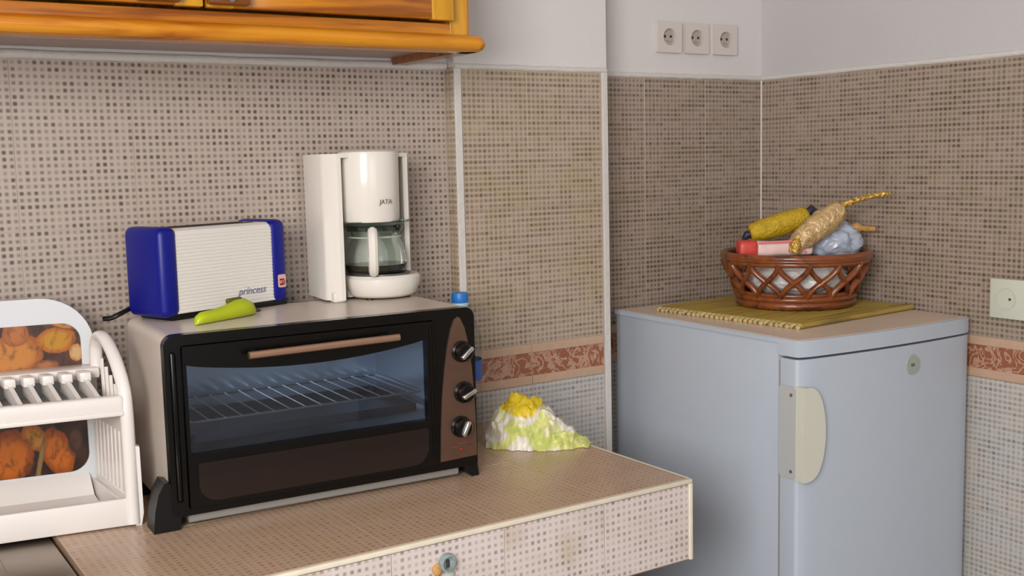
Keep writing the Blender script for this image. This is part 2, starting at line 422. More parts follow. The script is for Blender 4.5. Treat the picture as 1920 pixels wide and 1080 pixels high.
# broken pipe stub set into the counter front
stub = thing('pipe_stub', 'small blue grey pipe stub with an orange end poking out of the counter front', 'pipe', (-.3875, CY, .8165))
pg = mat('blue_grey_pvc', (134, 146, 146), .5, noise_amt=.25, noise_scale=120)
def stubf(bm):
    lathe(bm, [(.0135, 0), (.0145, .004), (.0135, .010), (.010, .011), (.009, .004)], 18)
    for v in bm.verts: v.co = Vector((v.co.x+.004, -v.co.z, v.co.y*1.05+.002))
part('collar', pg, stub, stubf)
part('core', mat('dark_hole', (52, 50, 46), .7), stub, lambda bm: bx(bm, .002, .009, -.006, -.002, -.007, .007, .002, 1))
def plug(bm):
    bmesh.ops.create_icosphere(bm, subdivisions=2, radius=.0085)
    for v in bm.verts:
        v.co *= 1+.3*noise.noise(v.co*160); v.co = Vector((v.co.x-.0125, v.co.y*.6-.003, v.co.z*1.2-.006))
part('orange_cap', mat('ochre_putty', (186, 140, 84), .7, noise_amt=.3, noise_scale=150), stub, plug, 60)
def drip(bm):
    for (x, z, s) in ((-.008, -.024, .0055), (.013, -.020, .006), (.02, -.004, .004)):
        r = bmesh.ops.create_icosphere(bm, subdivisions=2, radius=s)
        for v in r['verts']: v.co = Vector((v.co.x*1.1+x, v.co.y*.35-.001, v.co.z*1.3+z))
part('cement_smear', mat('grey_green_cement', (170, 172, 160), .8, noise_amt=.2, noise_scale=120), stub, drip, 60)

# sink drainer left of the counter
steel = mat('brushed_steel', (150, 136, 124), .3, .9, noise_amt=.12, noise_scale=14)
sink = thing('sink', 'stainless steel sink drainer beside the tiled counter, under the dish rack', 'sink', (-1.3, -.3, ZC))
def drainer(bm):
    bx(bm, -.62, .417, -.285, .295, -.02, -.003, .004, 2)
    for i in range(9): bx(bm, -.08+.05*i, -.065+.05*i, -.22, .22, -.004, .0, .0018, 1)
part('drainboard', steel, sink, drainer)
def bowl(bm):
    ring_prism(bm, rrect(-.60, -.16, -.25, .25, .06), rrect(-.585, -.175, -.235, .235, .055), -.004, .003, 'xy')
    lathe(bm, [(.03, -.0025), (.028, .001), (.01, .001)], 20, (-.38, 0, 0))
part('bowl_rim', steel, sink, bowl)
part('sink_base', mat('white_board', (214, 210, 204), .5), sink, lambda bm: (bx(bm, -.6, .40, -.26, .295, -ZC, -.021)))

# ------------------------------------------------------------------ wall cabinet
cab = thing('wall_cabinet', 'varnished pine wall cabinet with rounded moulding, hung above the tiles', 'cabinet', (0, 0, 0))
XC0, XC1, YF = -1.06-.46, -.118, -.262
part('carcass', pine_z, cab, lambda bm: (bx(bm, XC1-.018, XC1, YF+.02, DL-.001, 1.65, 2.38), bx(bm, XC0, XC0+.018, YF+.02, DL-.001, 1.65, 2.38),
     bx(bm, XC0, XC1, YF+.02, DL-.001, 2.36, 2.38), bx(bm, XC0+.018, XC1-.018, DL-.012, DL-.001, 1.65, 2.36)), None)
under_m = mat('grey_laminate', (168, 146, 138), .35, noise_amt=.03)
part('bottom_panel', under_m, cab, lambda bm: bx(bm, XC0, XC1-.005, YF+.01, DL-.001, 1.641, 1.652), None)
part('bottom_rail', pine_x, cab, lambda bm: bx(bm, XC0, XC1-.04, YF, YF+.02, 1.65, 1.676, .001, 1))
part('stile', pine_z, cab, lambda bm: bx(bm, XC1-.04, XC1, YF, YF+.02, 1.65, 2.38, .001, 1))
part('stile', pine_z, cab, lambda bm: bx(bm, XC0, XC0+.04, YF, YF+.02, 1.65, 2.38, .001, 1))
def mould_front(bm):
    prof = [(.03, .0), (-.006, .0), (-.016, .004), (-.0215, .0125), (-.0215, .0175), (-.016, .026), (-.006, .030), (.03, .030)]
    A = [bm.verts.new((XC0-.02, YF+p[0], 1.627+p[1])) for p in prof]; B = [bm.verts.new((XC1+.012, YF+p[0], 1.627+p[1])) for p in prof]
    n = len(prof)
    for i in range(n): bm.faces.new((A[i], A[(i+1) % n], B[(i+1) % n], B[i]))
    bm.faces.new(A); bm.faces.new(B[::-1])
    # rounded return at the corner
    lathe(bm, [(.002, 0), (.012, .0), (.022, .004), (.0275, .0125), (.0275, .0175), (.022, .026), (.012, .030), (.002, .030)], 24, (XC1+.006, YF+.006, 1.627))
part('moulding', pine_d, cab, mould_front, 50)
def mould_side(bm):
    prof = [(-.02, .0), (.012, .0), (.022, .004), (.0275, .0125), (.0275, .0175), (.022, .026), (.012, .030), (-.02, .030)]
    A = [bm.verts.new((XC1+.006+p[0], YF+.004, 1.627+p[1])) for p in prof]; B = [bm.verts.new((XC1+.006+p[0], DL-.003, 1.627+p[1])) for p in prof]
    n = len(prof)
    for i in range(n): bm.faces.new((A[i], A[(i+1) % n], B[(i+1) % n], B[i]))
    bm.faces.new(A); bm.faces.new(B[::-1])
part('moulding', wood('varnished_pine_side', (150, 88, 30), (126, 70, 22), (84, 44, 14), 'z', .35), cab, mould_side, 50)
def door(x0, x1, hx):
    d = part('door', pine_x, cab, lambda bm: bx(bm, x0+.044, x1-.044, YF-.019, YF-.001, 1.680, 1.722, .003, 2))
    part('door_stile', pine_z, d, lambda bm: bx(bm, x0, x0+.045, YF-.020, YF-.001, 1.679, 2.36, .003, 2))
    part('door_stile', pine_z, d, lambda bm: bx(bm, x1-.045, x1, YF-.020, YF-.001, 1.679, 2.36, .003, 2))
    part('door_rail', pine_x, d, lambda bm: bx(bm, x0+.044, x1-.044, YF-.019, YF-.001, 2.315, 2.359, .003, 2))
    part('door_panel', pine_z, d, lambda bm: (bx(bm, x0+.04, x1-.04, YF-.011, YF-.003, 1.715, 2.32), bx(bm, x0+.075, x1-.075, YF-.0165, YF-.004, 1.755, 2.28, .006, 1)))
    def pull(bm):
        bx(bm, hx-.034, hx+.034, YF-.040, YF-.019, 1.682, 1.702, .005, 2)
        bx(bm, hx-.028, hx+.028, YF-.034, YF-.019, 1.701, 1.712, .003, 1)
    h = part('handle', wood('dark_wood_pull', (132, 74, 26), (110, 58, 18), (70, 34, 10), 'x', .3), d, pull)
    part('handle_screw', chrome, h, lambda bm: tube(bm, [(hx+.002, YF-.0425, 1.690), (hx+.002, YF-.038, 1.690)], .005, 10))
door(-.608, -.160, -.577); door(-1.062, -.614, -.687); door(-1.516, -1.068, -1.466)

# ------------------------------------------------------------------ toaster oven
OR, OA = (-.7416, -.3106, ZC), R(-2.65)
oven = thing('toaster_oven', 'black fronted toaster oven with glass door and three knobs, standing on the counter', 'oven', OR, OA)
steel_side = mat('satin_steel_casing', (214, 202, 190), .3, .1, noise_amt=.05, noise_scale=6)
bronze = mat('bronze_panel', (112, 86, 72), .32, .6, noise_amt=.1, noise_scale=18)
inside_m = mat('oven_lining', (206, 218, 230), .2, .55)
DEP = .27
X0, X1, B0, B1 = .0237, .5695, .021, .3105
def casing(bm):
    outer = rrect(X0, X1, B0, B1, (.008, .018, .018, .008)); inner = rrect(X0+.004, X1-.004, B0+.004, B1-.004, (.006, .015, .015, .006))
    ring_prism(bm, outer, inner, .012, DEP)
    prism(bm, outer, DEP-.004, DEP)
part('casing', steel_side, oven, casing, 30)
def lining(bm):
    for q in ((.052, .480, .03, .034, .05, .285), ):
        pass
    x0, x1, z0, z1, y1 = .052, .484, .075, .280, .25
    bx(bm, x0, x1, .03, y1, z0-.003, z0); bx(bm, x0, x1, .03, y1, z1, z1+.003)
    bx(bm, x0-.003, x0, .03, y1, z0, z1); bx(bm, x1, x1+.003, .03, y1, z0, z1); bx(bm, x0, x1, y1, y1+.003, z0, z1)
part('lining', inside_m, oven, lining, None)
def front(bm):
    o = rrect(X0, X1, B0, B1, (.006, .018, .018, .006)); i = rrect(.049, .489, .0305, .2935, .006)
    ring_prism(bm, o, i, -.006, .014)
    for e in [e for e in bm.edges if False]: pass
part('front_frame', black_pl, oven, front, 30)
part('frame_bead', black_pl, oven, lambda bm: bx(bm, X0+.008, X0+.017, -.0095, -.005, .045, .285, .004, 3))
# door: a frame with a bowed top edge, its pane and the handle
N = 28
def arc_top(x): 
    t = (x-.0565)/(.4715-.0565); return .262 - .0195*math.sin(math.pi*min(1, max(0, t)))**.8
def door_frame(bm):
    inner = [(.0565+(.4715-.0565)*i/N, .1175) for i in range(N+1)] + [(.4715-(.4715-.0565)*i/N, arc_top(.4715-(.4715-.0565)*i/N)) for i in range(N+1)]
    outer = [(.051+(.487-.051)*i/N, .032) for i in range(N+1)] + [(.487-(.487-.051)*i/N, .292) for i in range(N+1)]
    ring_prism(bm, outer, inner, -.010, .004)
od = part('door', black_pl, oven, door_frame, 30)
pane = clear_glass('oven_pane', (232, 240, 248), 1.5, .05)
part('glass_pane', pane, od, lambda bm: bx(bm, .053, .475, -.002, .001, .112, .268), None)
part('lower_panel', mat('smoked_brown_glass', (32, 24, 21), .14, spec=.5), od, lambda bm: prism(bm, rrect(.066, .470, .040, .104, (.03, .004, .004, .03)), -.0115, -.009), 30)
def handle(bm):
    tube(bm, [(.1492, -.034, .2715), (.4094, -.034, .2745)], .0062, 14)
hd = part('handle', mat('copper_tinted_metal', (196, 160, 136), .25, .85), od, handle)
for hx, hz in ((.165, .2715), (.394, .2742)):
    part('handle_post', black_mt, hd, lambda bm: tube(bm, [(hx, -.034, hz), (hx, -.008, hz)], .005, 10))
# door gap ridges at the right
part('hinge_ridge', black_pl, oven, lambda bm: (bx(bm, .4785, .4815, -.0125, -.009, .05, .285, .001, 1), bx(bm, .4845, .4868, -.012, -.009, .05, .285, .001, 1)))
# control panel, pointed arch
cp = [(.4935, .0375), (.5665, .0400)]
cp += [(.5662, .09), (.5645, .15), (.5605, .205), (.555, .245), (.548, .275), (.5395, .2925), (.5345, .2955), (.529, .2915), (.5215, .274), (.5135, .243), (.506, .203), (.4995, .15), (.4955, .09)]
part('control_panel', bronze, oven, lambda bm: prism(bm, cp, -.0095, -.004), 30)
for (kx, kz, ka) in ((.5405, .2326, 40), (.5425, .1586, 25), (.5345, .0970, 65)):
    def knob(bm):
        lathe(bm, [(.0195, 0), (.0195, .003), (.016, .005), (.0155, .017), (.013, .020), (.002, .0205)], 24)
        for v in bm.verts: v.co = Vector((v.co.x, -v.co.z, v.co.y))
    kn = part('knob', black_pl, oven, knob, 30, loc=(kx, -.0095, kz), rot=(0, R(-ka), 0))
    part('knob_grip', chrome, kn, lambda bm: bx(bm, -.0145, .0145, -.027, -.016, -.0042, .0042, .003, 3))
part('indicator_lamp', mat('red_lens', (150, 40, 26), .25), oven, lambda bm: (lathe(bm, [(.0028, 0), (.0024, .0015), (.0006, .002)], 12)), 40, loc=(.5345, -.0095, .0555), rot=(R(90), 0, 0))
dk = mat('dark_print', (70, 46, 40), .5)
part('panel_print', mat('red_print', (120, 62, 52), .5), oven, lambda bm: (bx(bm, .528, .546, -.0098, -.0094, .0655, .0672), bx(bm, .516, .526, -.0098, -.0094, .060, .0618)))
part('panel_print', dk, oven, lambda bm: (bx(bm, .546, .557, -.0098, -.0094, .0600, .0614),))
part('crumb_tray', mat('grey_zinc', (150, 148, 142), .45, .4), oven, lambda bm: bx(bm, .050, .536, .004, .22, .0055, .0205, .002, 1))
# wire shelf, rails and heating rods inside
wire = mat('bright_wire', (226, 224, 220), .2, .8)
def shelf(bm):
    for i in range(15): tube(bm, [(.070+i*.0275, .035, .162), (.070+i*.0275, .235, .162)], .0013, 6)
    for y in (.034, .235): tube(bm, [(.058, y, .1605), (.478, y, .1605)], .0018, 6)
    for x in (.060, .476): tube(bm, [(x, .034, .1605), (x, .235, .1605)], .0018, 6)
part('wire_shelf', wire, oven, shelf)
for zz, yy in ((.262, .09), (.262, .18), (.092, .09), (.092, .18)):
    part('heating_rod', mat('grey_heating_rod', (96, 92, 90), .4, .7), oven, lambda bm: tube(bm, [(.055, yy, zz), (.481, yy, zz)], .0035, 8))
part('baking_tray', mat('dark_enamel_tray', (48, 56, 70), .25, .3), oven, lambda bm: (bx(bm, .066, .470, .036, .23, .126, .1285), ring_prism(bm, rrect(.064, .472, .034, .232, .01), rrect(.067, .469, .037, .229, .009), .126, .141, 'xy')))
# feet
part('foot', black_mt, oven, lambda bm: prism(bm, [(-.0065, 0), (.034, 0), (.0385, .03), (.036, .06), (.026, .075), (.014, .079), (.004, .062), (-.003, .034)], -.004, .045), 30)
def rfoot(bm): prism(bm, [(.541, .026), (.5695, .024), (.5725, 0), (.558, .0), (.546, .012)], -.004, .045)
part('foot', black_mt, oven, rfoot, 30)
part('foot', black_mt, oven, lambda bm: bx(bm, .02, .05, DEP-.05, DEP-.01, 0, .024, .003, 1))
part('foot', black_mt, oven, lambda bm: bx(bm, .535, .565, DEP-.05, DEP-.01, 0, .024, .003, 1))

# ------------------------------------------------------------------ toaster
ZO = ZC+.3105
TA = R(20)
toaster = thing('toaster', 'white ribbed toaster with cobalt blue ends, on top of the oven', 'toaster', (-.674, -.166, ZO), TA)
TW, TD, TH = .274, .098, .160
body_m, kk = newmat('ribbed_white_plastic', .4)
kk.put(kk.b.inputs['Base Color'], lin((224, 220, 212)))
def tbody(bm):
    n = 22; z0, z1 = .012, TH-.004
    prof = [(.006, .010)]
    for i in range(n):
        za = z0+(z1-.012-z0)*i/n; zb = z0+(z1-.012-z0)*(i+.55)/n; zc = z0+(z1-.012-z0)*(i+.8)/n
        prof += [(.0, za), (.0, zb), (.0009, zc)]
    prof += [(.0, z1-.012), (.004, z1-.004), (.012, z1)]
    full = prof + [(TD-p[0], p[1]) for p in prof[::-1]]
    prism(bm, full, .030, TW-.030, 'yz')
part('body', body_m, toaster, tbody, 25)
def tend(x0, x1):
    def f(bm):
        bx(bm, x0, x1, -.004, TD+.004, .006, TH, .014, 4)
    return f
part('end_cap', blue_pl, toaster, tend(-.002, .037), 40)
e2 = part('end_cap', blue_pl, toaster, tend(TW-.037, TW+.002), 40)
part('button', mat('red_button', (196, 84, 70), .4), e2, lambda bm: (bx(bm, TW-.022, TW-.010, -.008, -.003, .040, .048, .002, 1)))
part('button_plate', mat('pale_pink_plate', (214, 170, 160), .4), e2, lambda bm: ring_prism(bm, rrect(TW-.0245, TW-.0075, .034, .058, .003), rrect(TW-.0225, TW-.0095, .038, .050, .002), -.006, -.003))
part('slot_rim', mat('dark_slot', (40, 38, 38), .5, .4), toaster, lambda bm: (bx(bm, .05, TW-.05, .028, .042, TH-.006, TH-.003), bx(bm, .05, TW-.05, .056, .070, TH-.006, TH-.003)))
part('base', black_mt, toaster, lambda bm: bx(bm, .02, TW+.004, .004, TD-.004, 0, .013, .003, 2))
part('power_cord', black_mt, toaster, lambda bm: tube(bm, smoothpath([(.01, TD+.002, .02), (-.02, TD-.004, .012), (-.032, TD+.004, .006), (-.040, TD+.015, .005)], 6), .0045, 8))
text_on(toaster, 'logo_print', 'princess', .019, mat('grey_blue_print', (112, 112, 150), .5), (.190, -.0010, .035), (R(90), 0, R(0)), .35)

# ------------------------------------------------------------------ lime gadget
lime = mat('lime_plastic', (172, 186, 22), .35)
g = thing('hand_tool', 'lime green plastic hand tool lying in front of the toaster', 'tool', (-.641, -.232, ZO), R(27))
def limef(bm):
    prof = [(0, .002), (.004, .009), (.015, .0125), (.04, .013), (.07, .0155), (.095, .019), (.115, .0195), (.13, .015), (.139, .007), (.141, .001)]
    n = 18; rings = []
    for x, r in prof:
        rings.append([bm.verts.new((x, r*.8*math.cos(2*math.pi*j/n), max(.001, r*.8 + r*.84*math.sin(2*math.pi*j/n)))) for j in range(n)])
    for A, B in zip(rings, rings[1:]):
        for j in range(n): bm.faces.new((A[j], A[(j+1) % n], B[(j+1) % n], B[j]))
    bm.faces.new(rings[0][::-1]); bm.faces.new(rings[-1])
part('grip', lime, g, limef, 50)
part('blade_holder', mat('dark_olive_plastic', (84, 90, 30), .5), g, lambda bm: bx(bm, .082, .116, .003, .012, .025, .0345, .003, 2))
part('tail', mat('dark_grey_plastic', (60, 58, 44), .5), g, lambda bm: tube(bm, [(.138, 0, .008), (.155, .002, .006)], [.005, .003], 8))

# ------------------------------------------------------------------ coffee maker
cm = thing('coffee_maker', 'white drip coffee maker with glass jug, on top of the oven', 'coffee maker', (-.242, -.1666, ZO), R(-3))
ivory = mat('ivory_gloss_plastic', (226, 220, 210), .16, coat=.4)
# local: x right, y away from the viewer, origin at the front of the hot plate
def column(bm):
    # plan of the water tank column: wide at the back with a chamfered front left edge
    pl = [(-.113, .064), (-.110, .056), (-.090, .036), (-.082, .036), (-.082, .112), (.060, .112), (.060, .074), (.070, .074), (.072, .166), (.064, .174), (-.102, .174), (-.108, .168)]
    prism(bm, pl, .004, .270, 'xy')
part('tank_column', ivory, cm, column, 25)
part('top_lid', ivory, cm, lambda bm: prism(bm, [(-.113, .064), (-.110, .056), (-.090, .036), (-.082, .036), (.050, .066), (.070, .074), (.072, .166), (.064, .174), (-.102, .174), (-.108, .168)], .270, .2775, 'xy'), 25)
def drum(bm):
    lathe(bm, [(.056, .148), (.058, .152), (.0590, .270), (.057, .280), (.050, .284), (.01, .285)], 40, (-.014, .072, 0))
dr_ = part('filter_drum', ivory, cm, drum, 30)
text_on(dr_, 'logo_print', 'JATA', .0125, mat('grey_print', (96, 98, 96), .5), (-.0045, .0131, .186), (R(90), 0, R(9)), .15)
def base(bm):
    lathe(bm, [(.060, 0.004), (.068, .010), (.0745, .030), (.0755, .040), (.070, .046), (.03, .046)], 44, (.008, .075, 0))
    prism(bm, [(-.062, .075), (.072, .085), (.070, .170), (-.085, .170)], .004, .044, 'xy')
part('base', ivory, cm, base, 40)
part('hot_plate', mat('grey_hot_plate', (110, 106, 100), .4, .5), cm, lambda bm: lathe(bm, [(.056, .0455), (.056, .0485), (.01, .0485)], 32, (.008, .073, 0)))
part('side_foot', ivory, cm, lambda bm: bx(bm, -.105, -.080, .040, .066, 0, .02, .004, 2))
for fx, fy in ((-.03, .045), (.045, .045), (-.07, .155), (.06, .155)):
    part('rubber_foot', black_mt, cm, lambda bm: lathe(bm, [(.008, 0), (.008, .006)], 12, (fx, fy, 0)))
jug = clear_glass('jug_glass', (240, 247, 243), 1.4, .03)
JX = -.006
cj = part('jug', jug, cm, lambda bm: lathe(bm, [(.050, .0495), (.058, .053), (.0615, .066), (.0605, .085), (.055, .104), (.049, .116), (.050, .126), (.053, .131)], 40, (JX, .071, 0), True, False), 50)
part('jug_handle', ivory, cj, lambda bm: tube(bm, smoothpath([(JX-.0235+.018*(1-q), .071-.0467*q, z) for q, z in ((1.02, .128), (1.45, .131), (1.72, .113), (1.72, .080), (1.5, .060), (1.2, .056))], 6), .0098, 10, flat=1.0))
part('coffee_rest', mat('coffee', (44, 34, 22), .15), cj, lambda bm: lathe(bm, [(.048, .051), (.0565, .056), (.058, .066), (.01, .0661)], 32, (JX, .071, 0)))
part('jug_band', mat('jug_collar', (196, 206, 198), .3, .3), cj, lambda bm: tube(bm, [(JX+.0508*math.cos(2*math.pi*i/36), .071+.0508*math.sin(2*math.pi*i/36), .119) for i in range(36)], .0016, 6, True))
part('jug_lid', clear_glass('tinted_lid', (190, 214, 202), 1.45, .08), cj, lambda bm: lathe(bm, [(.054, .131), (.055, .137), (.05, .141), (.01, .1415)], 36, (JX, .071, 0)))
part('splash_plate', clear_glass('green_edge_glass', (206, 226, 216), 1.45, .06), cm, lambda bm: prism(bm, [(-.080, .030), (.035, .018), (.060, .05), (.062, .076), (-.081, .076)], .146, .1495, 'xy'), None)

# ------------------------------------------------------------------ bottle behind the oven
bot = thing('water_bottle', 'clear water bottle with a blue cap and blue label, tucked beside the oven', 'bottle', (-.066, -.110, ZC))
pet = clear_glass('clear_pet', (240, 243, 243), flat=.05)
part('bottle_body', pet, bot, lambda bm: lathe(bm, [(.033, 0.001), (.040, .006), (.0415, .02), (.039, .035), (.0415, .05), (.0415, .095), (.0405, .10), (.0405, .15), (.0415, .155), (.0415, .205), (.037, .235), (.025, .262), (.015, .276), (.0135, .286)], 32, (0, 0, 0), True, True), 50)
part('bottle_label', mat('blue_label', (36, 84, 170), .4), bot, lambda bm: lathe(bm, [(.0416, .130), (.0416, .170)], 32, (0, 0, 0), False, False))
part('neck_ring', mat('pale_blue_plastic', (176, 206, 226), .35), bot, lambda bm: lathe(bm, [(.0165, .279), (.0175, .281), (.0175, .284), (.0165, .286)], 24))
part('bottle_cap', mat('blue_cap', (34, 116, 196), .4), bot, lambda bm: lathe(bm, [(.0165, .285), (.017, .288), (.017, .302), (.0155, .306), (.002, .3065)], 24))

# ------------------------------------------------------------------ crumpled bag on the counter
bag_m, k = newmat('printed_bag', .45)
o_, x_, y_, z_ = k.obj()
n1 = k.noise(o_, 15, 2, .8); n2 = k.noise(k.vec(k.m('ADD', x_, 3.), y_, z_), 24, 2, .6); n3 = k.noise(o_, 70, 2, .5)
col = k.mix(k.step(n1, .47, .58), lin((226, 220, 208)), lin((208, 210, 128)))
col = k.mix(k.m('MULTIPLY', k.step(n2, .56, .66), .7), col, lin((180, 196, 92)))
d1 = k.m('ADD', k.m('POWER', k.m('DIVIDE', k.m('SUBTRACT', x_, .070), .046), 2), k.m('POWER', k.m('DIVIDE', k.m('SUBTRACT', z_, .094), .030), 2))
col = k.mix(k.m('SUBTRACT', 1., k.step(k.m('ADD', d1, k.m('MULTIPLY', k.m('SUBTRACT', n2, .5), 2.)), .6, 1.2)), col, lin((214, 186, 28)))
col = k.mix(k.m('MULTIPLY', k.step(n3, .6, .72), .35), col, lin((150, 160, 130)))
k.put(k.b.inputs['Base Color'], col)
def bagf(bm):
    NU, NV = 96, 40; Lg = .205; g_ = []
    def hh(t):   # outline of the heap along its length
        pts = [(0, .03), (.06, .066), (.16, .080), (.24, .098), (.36, .098), (.48, .090), (.58, .072), (.70, .050), (.82, .034), (.93, .016), (1, .003)]
        for (a, b), (c, d) in zip(pts, pts[1:]):
            if t <= c:
                s = (t-a)/(c-a); s = s*s*(3-2*s); return b+(d-b)*s
        return .003
    for i in range(NU+1):
        t = i/NU; h = hh(t); w = .012+.045*math.sin(math.pi*min(1, .12+.82*t))**.7*(1-.55*t**3)
        row = []
        for j in range(NV+1):
            a = math.pi*j/NV
            p = Vector((t*Lg, -w*math.cos(a), h*math.sin(a)**.8))
            q = p*24; rid = (1-abs(noise.noise(q)*2))*.5 + (1-abs(noise.noise(q*2.3+Vector((5, 1, 2)))*2))*.28 + .16*(1-abs(noise.noise(q*5)*2))
            e = math.sin(a)**.5
            p += Vector((.010*noise.noise(q*1.3+Vector((9, 9, 9)))*e, -math.cos(a)*.020*(rid-.45), max(0, math.sin(a))*.024*(rid-.5)*min(1, h/.05)))
            p.z = max(p.z, .0008)
            row.append(bm.verts.new(p))
        g_.append(row)
    for i in range(NU):
        for j in range(NV): bm.faces.new((g_[i][j], g_[i][j+1], g_[i+1][j+1], g_[i+1][j]))
    bm.faces.new([r[0] for r in g_] + [r[NV] for r in g_[::-1]])
    bm.faces.new(g_[0]); bm.faces.new(g_[NU][::-1])
o = part('plastic_bag', bag_m, None, bagf, 50, loc=(-.036, -.160, ZC), rot=(0, 0, R(-42)))
tag(o, 'crumpled white plastic bag with yellow and green print, at the right end of the counter', 'bag')

# ------------------------------------------------------------------ fridge
FX, FY, FA, FW, FD, FH = .446, -.540, R(-2.0), .523, .606, 1.0637
fr = thing('refrigerator', 'white under-counter refrigerator with cream half-moon handle, in the corner', 'refrigerator', (FX, FY, 0), FA)
part('cabinet_body', fridge_m, fr, lambda bm: bx(bm, .004, FW-.004, .060, FD, .03, FH-.008, .004, 2))
def bow(x): return -.014*math.sin(math.pi*min(1, max(0, x/FW)))**.8
def slab(bm):
    NN = 20
    fp = [(FW*i/NN, bow(FW*i/NN)) for i in range(NN+1)]
    cut = [(.001, .012), (.004, .004)] + fp[1:-1] + [(FW-.004, .004), (FW-.001, .012)]
    poly = cut + [(FW, .10), (FW, FD), (.0, FD), (.0, .10)]
    prism(bm, poly, FH-.010, FH, 'xy')
part('top_edge', fridge_m, fr, slab, 30)
def worktop(bm):
    NN = 16; fp = [(.006+(FW-.012)*i/NN, bow(FW*i/NN)+.008) for i in range(NN+1)]
    prism(bm, fp+[(FW-.005, FD-.004), (.005, FD-.004)], FH-.002, FH+.0008, 'xy')
part('worktop', fridge_top_m, fr, worktop, 30)
def cap(bm):
    NN = 20; fp = [(FW*i/NN, bow(FW*i/NN)) for i in range(NN+1)]
    cut = [(.001, .012), (.004, .004)] + fp[1:-1] + [(FW-.004, .004), (FW-.001, .012)]
    prism(bm, cut+[(FW, .058), (0, .058)], FH-.033, FH-.010, 'xy')
part('front_cap', fridge_m, fr, cap, 30)
def fdoor(bm):
    NN = 24; fp = []
    for i in range(NN+1): fp.append((.014+(FW-.028)*i/NN, bow(FW*i/NN)+.001))
    left = [(.0, .018), (.0015, .010), (.006, .0045)]; right = [(FW-.006, .0045), (FW-.0015, .010), (FW, .018)]
    prism(bm, [(.0, .049)]+left+fp+right+[(FW, .049)], .085, FH-.038, 'xy')
dd = part('door', fridge_m, fr, fdoor, 25)
part('door_seal', mat('grey_beige_gasket', (150, 146, 140), .6), fr, lambda bm: bx(bm, .006, FW-.006, .048, .061, .095, FH-.045, .002, 1))
part('plinth', mat('grey_plinth', (96, 98, 102), .5), fr, lambda bm: bx(bm, .02, FW-.02, .05, .09, .012, .085))
for x, y in ((.05, .09), (FW-.05, .09), (.05, FD-.05), (FW-.05, FD-.05)):
    part('levelling_foot', black_mt, fr, lambda bm: lathe(bm, [(.018, 0), (.018, .012), (.01, .014), (.01, .03)], 14, (x, y, 0)))
def fhandle(bm):
    n = 22; zc, hz, hx = .8785, .095, .052
    poly = [(-.0015, zc-hz), (.004, zc-hz)] + [(.006+hx*math.cos(R(-88+176*i/n))**.75, zc+hz*math.sin(R(-88+176*i/n))) for i in range(n+1)] + [(.004, zc+hz), (-.0015, zc+hz)]
    prism(bm, poly, -.018, .010)
hn = part('handle', cream_pl, dd, fhandle, 30)
part('handle_flange', mat('grey_white_plastic', (182, 184, 184), .4), hn, lambda bm: prism(bm, rrect(.004, .050, .785, .972, .008), -.003, .0005, 'yz'), 30)
for z in (.800, .955):
    part('handle_screw', mat('dull_screw', (140, 132, 120), .4, .6), hn, lambda bm: tube(bm, [(-.0045, .016, z), (-.002, .016, z)], .0035, 10))
bd = part('badge', mat('pale_green_badge', (158, 164, 154), .4), dd, lambda bm: lathe(bm, [(.0215, 0), (.0205, .0025), (.002, .003)], 28), 40, loc=(.3175, bow(.3175)+.001, .9835), rot=(R(90), 0, 0))
part('badge_mark', mat('badge_print', (104, 104, 96), .5), bd, lambda bm: bx(bm, -.008, .003, -.003, .003, .0028, .0036, .001, 1))

# ------------------------------------------------------------------ straw mat and bread basket on the fridge
ZF = FH+.0008
straw = wood('straw', (176, 148, 62), (158, 132, 50), (112, 92, 34), 'x', .7, 1.4)
mat_t = thing('straw_mat', 'square woven straw mat lying on top of the refrigerator', 'mat', (.7485, -.215, ZF), R(5))
MW = .205
def matf(bm):
    for i in range(27):
        y = -MW+.0152*i+.005
        tube(bm, [(-MW+.004, y, .0064), (0, y+.0006, .0066), (MW-.002, y, .0064)], .0058, 6, flat=1.2)
    bx(bm, -MW, MW, -MW, MW, .0006, .006)
part('weave', straw, mat_t, matf, 60)
def fringe(bm):
    rr = random.Random(8)
    for i in range(30):
        y = -MW+.0139*i; tube(bm, [(-MW+.006, y, .006), (-MW-.004, y+.002, .0075), (-MW-.010, y+rr.uniform(-.003, .003), .004)], .0048, 6)
part('fringe', mat('pale_straw', (192, 172, 118), .7, noise_amt=.2, noise_scale=60), mat_t, fringe, 60)
for y in (-MW, MW):
    part('binding', straw, mat_t, lambda bm: tube(bm, [(-MW, y, .0064), (MW, y, .0064)], .006, 8), 60)

BC = (.790, -.212); ZB = ZF+.0118
bk = thing('bread_basket', 'round brown cane basket of crossed loops, standing on the straw mat', 'basket', (BC[0], BC[1], ZB))
cane = wood('brown_cane', (138, 74, 34), (112, 56, 24), (70, 34, 14), 'x', .35)
R0, R1, HB = .130, .166, .120
def circ(r, z, n=48): return [(r*math.cos(2*math.pi*i/n), r*math.sin(2*math.pi*i/n), z) for i in range(n)]
part('rim', cane, bk, lambda bm: (tube(bm, circ(R1, HB), .0085, 10, True), tube(bm, circ(R1-.003, HB-.013), .007, 8, True), tube(bm, circ(R1+.003, HB-.006), .005, 8, True)), 60)
part('base_ring', cane, bk, lambda bm: (tube(bm, circ(R0, .010), .010, 10, True), tube(bm, circ(R0+.003, .024), .0075, 8, True), tube(bm, circ(R0+.001, .033), .005, 8, True)), 60)
part('bottom', cane, bk, lambda bm: lathe(bm, [(R0, .003), (R0, .008)], 40))
sm = {}
